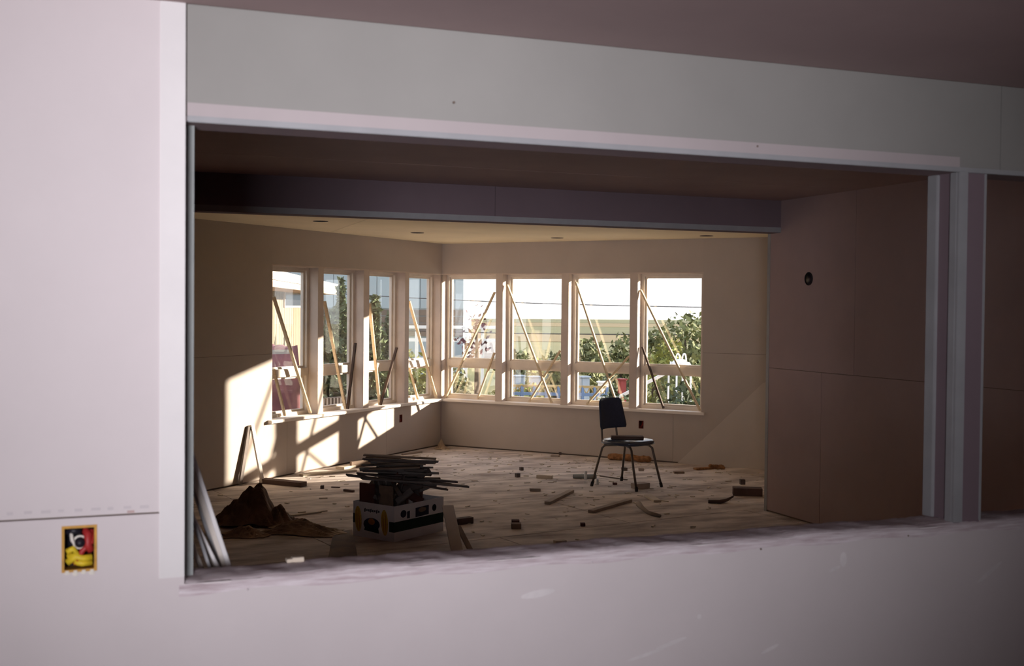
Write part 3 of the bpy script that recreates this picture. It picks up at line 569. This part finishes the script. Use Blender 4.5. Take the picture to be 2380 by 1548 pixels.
tube('pipe_wall', [(0, 0, 0), A], .022, 'stud', pp, 14); tube('pipe_mouth', [A*-.004, A*.01], .017, 'black', pp, 14)
for k, (x, y, h, lab) in enumerate(((1361, 1115, .085, 'small white plastic tube standing by the grey pipe offcut'), (1388, 1126, .05, 'small white plastic cap lying by a chair leg'))):
    p = FL(x, y); t_ = lathe('plastic_tube', [(.014, 0), (.015, .002), (.015, h), (.011, h), (.011, h-.02)], 'white', None, (0, 0, 0), 14); t_.location = p; tag(t_, lab, 'tube', 'wood scraps')
def batt(x0, y0, x1, y1, w, h, label):                              # lumpy insulation strip
    A, B = FL(x0, y0), FL(x1, y1); n_ = 18; c0 = (A+B)/2; pts = []
    for i in range(n_+1):
        t = i/n_; pts.append(A+(B-A)*t-c0+Vector((0, 0, h*.5+rs.uniform(-.006, .006))))
    o = tube('insulation_strip', pts, [h*.5*rs.uniform(.85, 1.1)*(0.75 if i in (0, n_) else 1) for i in range(n_+1)], 'insul', None, 10); o.location = c0
    for v in o.data.vertices: v.co += (B-A).normalized().cross(Vector((0, 0, 1)))*0
    return tag(o, label, 'insulation', 'insulation strips on the floor')
batt(1414, 1068, 1512, 1076, .1, .075, 'rust-brown insulation strip along the foot of the back wall behind the chair')
batt(1648, 1090, 1684, 1091, .08, .05, 'short rust-brown insulation strip at the foot of the back wall right of the chair')
# crumpled kraft paper heap
def crumple(name, c0, rz, lx, ly, hfun, m_, label, seed, n_=26, amp=.018):
    r_ = random.Random(seed); bm = bmesh.new(); g = []
    ks = [(r_.uniform(3, 16), r_.uniform(3, 16), r_.uniform(0, 6.28), r_.uniform(.3, 1)) for _ in range(7)]
    for i in range(n_+1):
        row = []
        for j in range(n_+1):
            u, v = -1+2*i/n_, -1+2*j/n_; rr = 1+.12*math.sin(5*math.atan2(v, u)+seed)
            nz_ = sum(a*abs(math.sin(k1*u+k2*v+p_)) for k1, k2, p_, a in ks)/3.2
            z = max(.002, hfun(u, v) + amp*nz_*(1.2-max(abs(u), abs(v)))); row.append(bm.verts.new((u*lx*rr/2, v*ly*rr/2, z)))
        g.append(row)
    for a, b in zip(g, g[1:]):
        for j in range(n_): bm.faces.new([a[j], a[j+1], b[j+1], b[j]])
    o = from_bm(name, bm, m_); o.location = c0; o.rotation_euler = (0, 0, rz)
    sm = o.modifiers.new('solid', 'SOLIDIFY'); sm.thickness = .003
    return tag(o, label, 'paper', 'crumpled paper on the floor')
G = lambda u, v, a, b, s, t: math.exp(-((u-a)/s)**2-((v-b)/t)**2)
cz = FL(575, 1216)
crumple('crumpled_paper', cz, -.37, .52, .46, lambda u, v: .26*max(0, min((u+1)/1.45, (.85-u)/.4))*math.exp(-(v/.62)**2), 'kraft', 'tall dark crumpled kraft paper heap rising to a peak on the floor', 4, 34, .075)
crumple('crumpled_paper', FL(648, 1219), -.37, .30, .34, lambda u, v: .10*G(u, v, 0, 0, .5, .5), 'kraft', 'dark rolled crumple of kraft paper right of the tall heap', 9, 24, .05)
crumple('crumpled_paper', FL(708, 1238), -.55, .60, .30, lambda u, v: .055*G(u, v, -.2, 0, .6, .5), 'kraftlight', 'flat trailing kraft paper stretching toward the fruit carton', 14, 30, .045)
crumple('crumpled_paper', FL(570, 1246), -.25, .34, .20, lambda u, v: .04*G(u, v, 0, .2, .6, .5), 'kraftlight', 'small tan crumpled paper in front of the tall kraft heap', 21, 22, .04)
tag(prism('cardboard_sheet', [FL(775, 1240, .002), FL(818, 1232, .002), FL(832, 1300, .002), FL(760, 1310, .002)], (0, 0, .006), 'kraft'), 'flat brown cardboard sheet on the floor left of the fruit carton', 'cardboard', 'crumpled paper on the floor')
crumple('crumpled_paper', FL(1026, 1044), .5, .16, .14, lambda u, v: .08*G(u, v, 0, 0, .3, .6), 'kraftlight', 'small upright crumple of paper at the room corner', 30, 16, .03)
# block on the half wall
wblk = empty('wood_block', Vector((.0, 0, 0)), 'small cream wood block lying on the back edge of the half wall top', 'wood scrap', 'wood scraps')
pbk = hitp(685, 1303, (0, YN+TN-.02, 0), (0, 1, 0)); wblk.location = (pbk.x, YN+TN-.02, ZS+.003)
box('thin_end', ID, -.022, -.008, -.012, .012, 0, .009, 'planklight', wblk, .001); box('thick_end', ID, -.008, .022, -.012, .012, 0, .012, 'planklight', wblk, .001)
# loose chips of wood and plaster dust, past counting
bm = bmesh.new(); rs = random.Random(5)
for _ in range(420):
    l, b_ = abs(rs.gauss(0, 2.2))+.15, rs.uniform(.15, 4.6); p = K+LD*l+BD*b_
    if p.y < 6.5 or (p.x > XR-.05 and p.y < 8.5) or p.x < .3: continue
    s = rs.uniform(.004, .014); a = rs.uniform(0, 6.28); d = Vector((math.cos(a), math.sin(a), 0))*s*rs.uniform(1, 3); q = p+Vector((0, 0, s*.3))
    stick_bm(bm, q-d, q+d, s*1.4, s*.6)
tag(from_bm('floor_chips', bm, 'planklight'), 'tiny pale chips of wood and plaster strewn over the floor', 'debris', None, 'stuff')
# ================================================================== OUTSIDE
gz = -1.0
bm = bmesh.new(); v = []
gq = [AT(-900, 740, 300), AT(3600, 740, 300)]
prism('ground', [(-60, 10, gz), (-60, 60, gz), (-40, 280, gz), (150, 250, gz), (190, 150, gz), (150, -30, gz), (9, -30, gz), (8.5, 9, gz), (4.4, 14.3, gz), (-1.5, 9.2, gz), (-3.2, 9.2, gz), (-3.2, 9.5, gz)], (0, 0, -.3), 'ground'); tag(bpy.data.objects['ground'], kind='structure')
def strip(name, d0, d1, m_, label, z):                             # crop strips across the plain
    a0, a1 = .12, .68; pts = [Vector((math.sin(a)*d, math.cos(a)*d, z)) for a, d in ((a0, d0), (a1, d0), (a1, d1), (a0, d1))]
    tag(prism(name, pts, (0, 0, .04), m_), label, 'field')
strip('crop_field', 95, 125, 'field', 'golden wheat field beyond the shrubs', gz); strip('crop_field', 126, 170, 'fieldgreen', 'green field beyond the golden wheat', gz); strip('crop_field', 173, 215, 'field', 'pale far field strip before the horizon', gz); strip('crop_field', 218, 275, 'fieldgreen', 'farthest hazy green field at the horizon', gz)
tag(prism('yard', [WB(-4, .2, gz), WB(12, .2, gz), WB(14, 12, gz), WB(4, 17, gz), WB(-6, 14, gz), WB(-7, 5, gz)], (0, 0, .02), 'yard'), kind='structure')  # unseen pale ground, added to bounce daylight up onto the sun room ceiling
tag(prism('path', [FL(1035, 790, gz), FL(1165, 792, gz), FL(1175, 850, gz), FL(1030, 850, gz)], (0, 0, .03), 'gravel'), kind='structure')
def plant(name, px, py_top, dist, width, m_, label, n_=900, base=None, leaf=.11, conifer=False, group='trees and shrubs outside', seed=0, trunk=True, low=0.0):
    top = AT(px, py_top, dist); H = top.z-gz; loc = Vector((top.x, top.y, gz)); r_ = random.Random(seed+int(px))
    e = empty(name, loc, label, 'tree' if H > 2 else 'shrub', group); vs, fs = [], []
    blobs = [(r_.uniform(-.5, .5)*width*.6, r_.uniform(-.5, .5)*width*.6, H*r_.uniform(.25+low, .82), width*r_.uniform(.22, .36)) for _ in range(9)] + [(0, 0, H*.62, width*.34)]
    for _ in range(n_):
        if conifer:
            t = r_.random()**.75; z = H*(1-t*.96); R = width*.5*(t*.95+.04)*(.72+.28*math.sin(t*38)); a = r_.uniform(0, 6.28); q = R*math.sqrt(r_.uniform(.25, 1)); c_ = Vector((q*math.cos(a), q*math.sin(a), z-.15*q))
        else:
            b_ = r_.choice(blobs); d = Vector((r_.gauss(0, 1), r_.gauss(0, 1), r_.gauss(0, 1))).normalized()*b_[3]*r_.uniform(.55, 1.05); c_ = Vector(b_[:3])+d
            if c_.z > H: c_.z = H-r_.random()*.2*H
        if c_.z < .03: c_.z = .03+r_.random()*.1
        s = leaf*r_.uniform(.6, 1.3); a = Vector((r_.gauss(0, 1), r_.gauss(0, 1), r_.gauss(0, 1))).normalized(); b2 = a.orthogonal().normalized(); b2.rotate(Matrix.Rotation(r_.uniform(0, 6.28), 3, a)); c2 = a.cross(b2)
        i = len(vs); vs += [c_-b2*s, c_+c2*s*.5, c_+b2*s, c_-c2*s*.5]; fs.append((i, i+1, i+2, i+3))
    me = bpy.data.meshes.new('foliage'); me.from_pydata(vs, [], fs); link('foliage', me, m_, e)
    if trunk: tube('trunk', [(0, 0, -.05), (.02, 0, H*.3), (0, .02, H*.7)], [.05+.012*H, .04+.01*H, .02], 'trunk', e, 8)
    return e
plant('conifer', 793, 645, 21, 1.0, 'needle', 'slim tall conifer seen past the tip of the white roof edge', 1500, conifer=True, leaf=.09)
plant('conifer', 768, 722, 19, 1.5, 'leafdark', 'dark bushy conifer beneath the white roof edge', 1600, conifer=True, leaf=.10)
plant('conifer', 815, 735, 23, 1.4, 'needle', 'green conifer between the slim conifer and the feathery one', 1500, conifer=True, leaf=.10)
plant('conifer', 872, 688, 16.5, 1.1, 'needle', 'feathery green conifer outside the third sunlit-side window', 1700, conifer=True, leaf=.09)
plant('conifer', 905, 730, 22, 1.3, 'leafdark', 'shadowy conifer behind the feathery one', 1400, conifer=True, leaf=.1)
plant('shrub', 966, 782, 24, 1.3, 'leafbright', 'yellow-green shrub outside the window next to the corner', 800, leaf=.08)
plant('shrub', 985, 870, 17, .9, 'leaf', 'low grassy shrub below the corner window', 700, leaf=.06)
plant('shrub', 1064, 820, 24, .8, 'leaf', 'small round green shrub beside the pale drive', 500, leaf=.06)
plant('shrub', 1085, 872, 15, 1.0, 'leafbright', 'low yellow-green shrub under the corner window of the back wall', 800, leaf=.06)
plant('shrub', 1135, 886, 18, .8, 'leafbright', 'low grassy tuft next to the first window post', 600, leaf=.05)
plant('plum_tree', 1110, 640, 20, .75, 'leafplum', 'dark plum-leaved small tree with thin leggy trunk', 130, leaf=.055, low=.35)
plant('shrub', 1195, 790, 27, 1.1, 'leaf', 'round green shrub left of the golden wheat gap', 800, leaf=.08)
plant('shrub', 1290, 798, 27, 1.1, 'leaf', 'green shrub beside the second window post', 800, leaf=.08)
plant('shrub', 1362, 775, 22, 1.2, 'leaf', 'broad olive shrub with trunk outside the third back-wall window', 1500, leaf=.08)
plant('shrub', 1445, 765, 28, 1.5, 'leaf', 'broad green tree reaching the third window post', 1500, leaf=.08)
plant('shrub', 1412, 842, 24, .8, 'leafdark', 'dark low shrub between the two broad ones', 600, leaf=.06)
plant('shrub', 1388, 858, 23, .5, 'leafbright', 'small bright yellow-green shrub behind the lattice rail', 350, leaf=.05)
plant('tree', 1595, 690, 24, 1.7, 'leaf', 'tall grey-green tree outside the last back-wall window', 1900, leaf=.08)
plant('tree', 1545, 712, 27, 1.1, 'leaf', 'thinner tree beside the tall grey-green tree', 900, leaf=.08)
plant('shrub', 1520, 768, 23, 1.0, 'leafbright', 'sunny shrub behind the short dark strip of the last back-wall window', 900, leaf=.07)
plant('shrub', 1600, 800, 20, 1.2, 'leaf', 'hedge-like shrub below the tall grey-green tree', 1100, leaf=.07)
plant('shrub', 1572, 864, 15.6, 1.0, 'leafdark', 'dense dark round shrub behind the lower pane', 1300, leaf=.055)
plant('shrub', 1225, 880, 20, .9, 'leafbright', 'low dry grass clump by the blue frame', 500, leaf=.06)
plant('shrub', 1250, 832, 30, 1.5, 'leafbright', 'wide pale shrub in front of the wheat outside the second back-wall window', 900, leaf=.07)
plant('shrub', 1440, 893, 17, .7, 'leafdark', 'low dark clump below the red crate', 500, leaf=.05)
plant('shrub', 1366, 905, 16, .6, 'leaf', 'low clump beyond the crossing strips of the third back-wall window', 400, leaf=.05)
plant('shrub', 1290, 890, 16.5, .6, 'leaf', 'low clump beyond the crossing strips of the second back-wall window', 400, leaf=.05)
plant('shrub', 1630, 775, 26, 1.3, 'leafbright', 'pale shrub behind the tall grey-green tree by the last window jamb', 900, leaf=.07)
plant('shrub', 676, 795, 14.5, .5, 'leafdark', 'small dark shrub against the beige siding', 400, leaf=.05)
# neighbour house with flat white-edged roof
RA, RB = Vector((1.2, 11.2, 0)), Vector((6.04, 26.68, 0)); rd = (RB-RA).normalized(); rn = Vector((-rd.y, rd.x, 0))
hs = empty('neighbour_house', RA+rd*5+rn*.9+Vector((0, 0, -1.0)), 'low beige-sided house with a white-edged flat roof next door', 'house'); h0 = hs.location
HF = lambda u, o, z: RA+rd*u+rn*o+Vector((0, 0, z))-h0
Lh = (RB-RA).length
rf = box('roof', HF, 2.2, Lh, 0.0, 6, 2.05, 2.2, 'fascia', hs); box('fascia_board', HF, 2.2, Lh, -.03, 0, 2.08, 2.215, 'fascia', rf); box('soffit', HF, 2.2, Lh-.1, .0, .75, 1.98, 2.05, 'soffit', rf)
box('wall', HF, 2.2, Lh-1.2, .72, 6, gz, 2.0, 'barndark', hs)
for i in range(44):
    u = 2.2+i*.38
    if u > Lh-1.25: break
    box('siding_board', HF, u, u+.345, .69, .72, gz, 1.98, 'siding', hs)
wn = box('house_window', HF, 11.5, 14.2, .66, .69, 1.68, 1.98, 'fascia', hs); box('pane', HF, 11.6, 14.1, .652, .66, 1.72, 1.97, 'housewin', wn)
# big grey barn
ba, bb = AT(540, 720, 46), AT(1077, 720, 46); ba.z = bb.z = gz; bd_ = (bb-ba).normalized(); bn = Vector((-bd_.y, bd_.x, 0))
bnm = empty('barn', ba, 'tall grey-blue metal-clad barn far behind the conifers', 'building'); BF = lambda u, o, z: bd_*u+bn*o+Vector((0, 0, z))
Lb = (bb-ba).length
box('core_wall', BF, 0, Lb, .05, 9, 0, 8.8, 'barn', bnm); box('roof', BF, -.3, Lb+.3, -.4, 9.3, 8.8, 9.1, 'barndark', bnm)
nP = 16
for i in range(nP): box('cladding_sheet', BF, i*Lb/nP+.015, (i+1)*Lb/nP-.015, 0, .05, 2.65, 8.8, 'barn', bnm)
for j in range(4): box('lower_board', BF, 0, Lb, -.02+.01*j, .05, 1.55+j*.27, 1.79+j*.27, 'barndark', bnm)
# white rail fence before the barn
fe = empty('rail_fence', FL(940, 775, gz), 'white rail fence crossing in front of the barn', 'fence'); A = AT(930, 760, 40); B = AT(1160, 761, 40)
for dz in (0, -.45): stick('rail', A-fe.location+Vector((0, 0, dz)), B-fe.location+Vector((0, 0, dz)), .05, .11, 'white', fe)
for i in range(7):
    p = A+(B-A)*i/6-fe.location; stick('post', Vector((p.x, p.y, gz-fe.location.z)), p+Vector((0, 0, .1)), .09, .09, 'white', fe)
# board fence low at left
bf = empty('board_fence', FL(690, 930, gz), 'low grey board fence outside the sunlit-side windows', 'fence'); A = AT(560, 938, 14); B = AT(800, 922, 18)
for i in range(26):
    p = A+(B-A)*i/25; top = p.z; stick('fence_board', Vector((p.x, p.y, gz))-bf.location, Vector((p.x, p.y, top))-bf.location, .17, .03, 'fencegrey', bf, Vector((.9, .4, 0)))
# maroon tarp pile with white sheet
tq = AT(652, 912, 13.0); tp = empty('tarp_pile', Vector((tq.x, tq.y, gz)), 'maroon tarp over a stack with white sheets, before the beige siding', 'tarp pile')
c_ = AT(655, 866, 13.0)-tp.location; hx = c_.z
bm = bmesh.new(); g = []
for i in range(15):
    row = []
    for j in range(13):
        u, v = -1+2*i/14, -1+2*j/12; ed = max(abs(u), abs(v)); z = (c_.z+.25)*(1-max(0, (ed-.7)/.3)**2*.95) + .05*math.sin(5*u+3*v)+.02*rs.uniform(-1, 1)
        row.append(bm.verts.new((c_.x-.12+u*.42+.04*math.sin(4*v), c_.y+v*.55+.3, max(.01, z))))
    g.append(row)
for a, b in zip(g, g[1:]):
    for j in range(12): bm.faces.new([a[j], a[j+1], b[j+1], b[j]])
from_bm('tarp', bm, 'tarp', tp, True)
for k, (x, y, w_, h_) in enumerate(((652, 818, .2, .05), (663, 860, .16, .06), (648, 868, .09, .05), (680, 868, .08, .05))):
    q = AT(x, y, 12.45)-tp.location; prism('white_sheet', [q+r2*a*w_/2*1.0+Vector((0, 0, b*h_/2)) for a, b in ((-1, -1), (1, -.8), (.9, 1), (-1, .9))], fwd*.02, 'paperwhite', tp)
# blue frame with lattice rail
lf = empty('lattice_rail', Vector((0, 0, 0)), 'yellow lattice rail on a blue metal frame beyond the shrubs', 'railing'); A = AT(1185, 896, 19); B = AT(1410, 900, 19); lf.location = Vector((A.x, A.y, gz))
LF = lambda t, z: A+(B-A)*t-lf.location+Vector((0, 0, z))
stick('top_rail', LF(0, 0), LF(1, 0), .04, .04, 'lattice', lf); stick('blue_rail', LF(0, -.13), LF(1, -.13), .05, .05, 'blue', lf); stick('blue_rail', LF(0, -.26), LF(1, -.26), .04, .04, 'bluepale', lf)
for i in range(9): p = LF(i/8, 0); stick('blue_post', Vector((p.x, p.y, 0)), p, .045, .045, 'blue', lf)
for i in range(24): stick('lattice_slat', LF(i/24, -.12 if i % 2 else 0), LF((i+1)/24, 0 if i % 2 else -.12), .02, .02, 'lattice', lf)
def crate(x, y, d, w, h, m_, label):
    p = AT(x, y, d); e = empty('crate', Vector((p.x, p.y, gz)), label, 'crate', 'crates in the yard'); zt = p.z-gz
    box('body', ID, -w/2, w/2, -w/2, w/2, 0, zt-.03, m_, e, .01); box('lid', ID, -w/2-.02, w/2+.02, -w/2-.02, w/2+.02, zt-.03, zt, m_, e, .008)
crate(1205, 872, 24, .22, .4, 'bluepale', 'pale blue crate left of the dry grass clump'); crate(1243, 874, 24.5, .2, .4, 'bluepale', 'pale blue crate right of the dry grass clump'); crate(1358, 874, 20.3, .15, .4, 'bluepale', 'blue crate under the broad olive shrub'); crate(1446, 880, 21, .12, .3, 'red', 'small red crate by the third window post'); crate(1402, 886, 20.5, .15, .3, 'white', 'small white crate behind the lattice rail')
# white garden chair with loop arms
p = AT(1580, 842, 17.6); gc = empty('garden_chair', Vector((p.x, p.y, gz)), 'white garden chair with looped back outside the last back-wall window', 'garden chair'); zt = p.z-gz
for s in (-1, 1):
    tube('back_loop', [Vector((s*.055+.035*math.cos(a)+.02, 0, zt+.02+.11*math.sin(a))) for a in [math.pi*i/12 for i in range(13)]], .011, 'white', gc)
    for yy in (-.12, .12): tube('leg', [(s*.12, yy, zt-.08), (s*.14, yy*1.2, 0)], .014, 'white', gc)
    tube('arm', [(s*.10, .1, zt), (s*.16, 0, zt-.01), (s*.19, -.12, zt-.13)], .012, 'white', gc)
lathe('seat', [(.02, zt-.09), (.13, zt-.08), (.14, zt-.02), (.08, zt+.04), (.01, zt+.05)], 'white', gc)
a_, b_ = AT(1503, 890, 17), AT(1546, 868, 17); d_ = a_-b_
tag(stick('white_pipe', b_+d_*((gz+.02-b_.z)/d_.z), b_, .045, .045, 'white'), 'white pipe leaning among the shrubs outside the last back-wall window', 'pipe')
# power lines on two poles
for k, (y0, y1, lab) in enumerate(((668, 716, 'upper thin power line strung across the sky'), (752, 777, 'lower thin power line crossing before the fields'))):
    A, B = AT(560, y0, 33), AT(1760, y1, 33); pts = [A+(B-A)*i/30+Vector((0, 0, -.12*math.sin(math.pi*i/30))) for i in range(31)]
    tag(tube('power_line', pts, .014, 'wire', None, 6), lab, 'power line', 'power lines')
for px, ya in ((560, 668), (1760, 716)):
    p = AT(px, ya, 33); e = empty('utility_pole', Vector((p.x, p.y, gz)), 'utility pole carrying the power lines', 'pole', 'utility poles'); tube('shaft', [(0, 0, 0), (0, 0, p.z-gz+.8)], [.14, .1], 'trunk', e); stick('crossarm', (-.8, 0, p.z-gz+.3), (.8, 0, p.z-gz+.3), .1, .1, 'trunk', e)
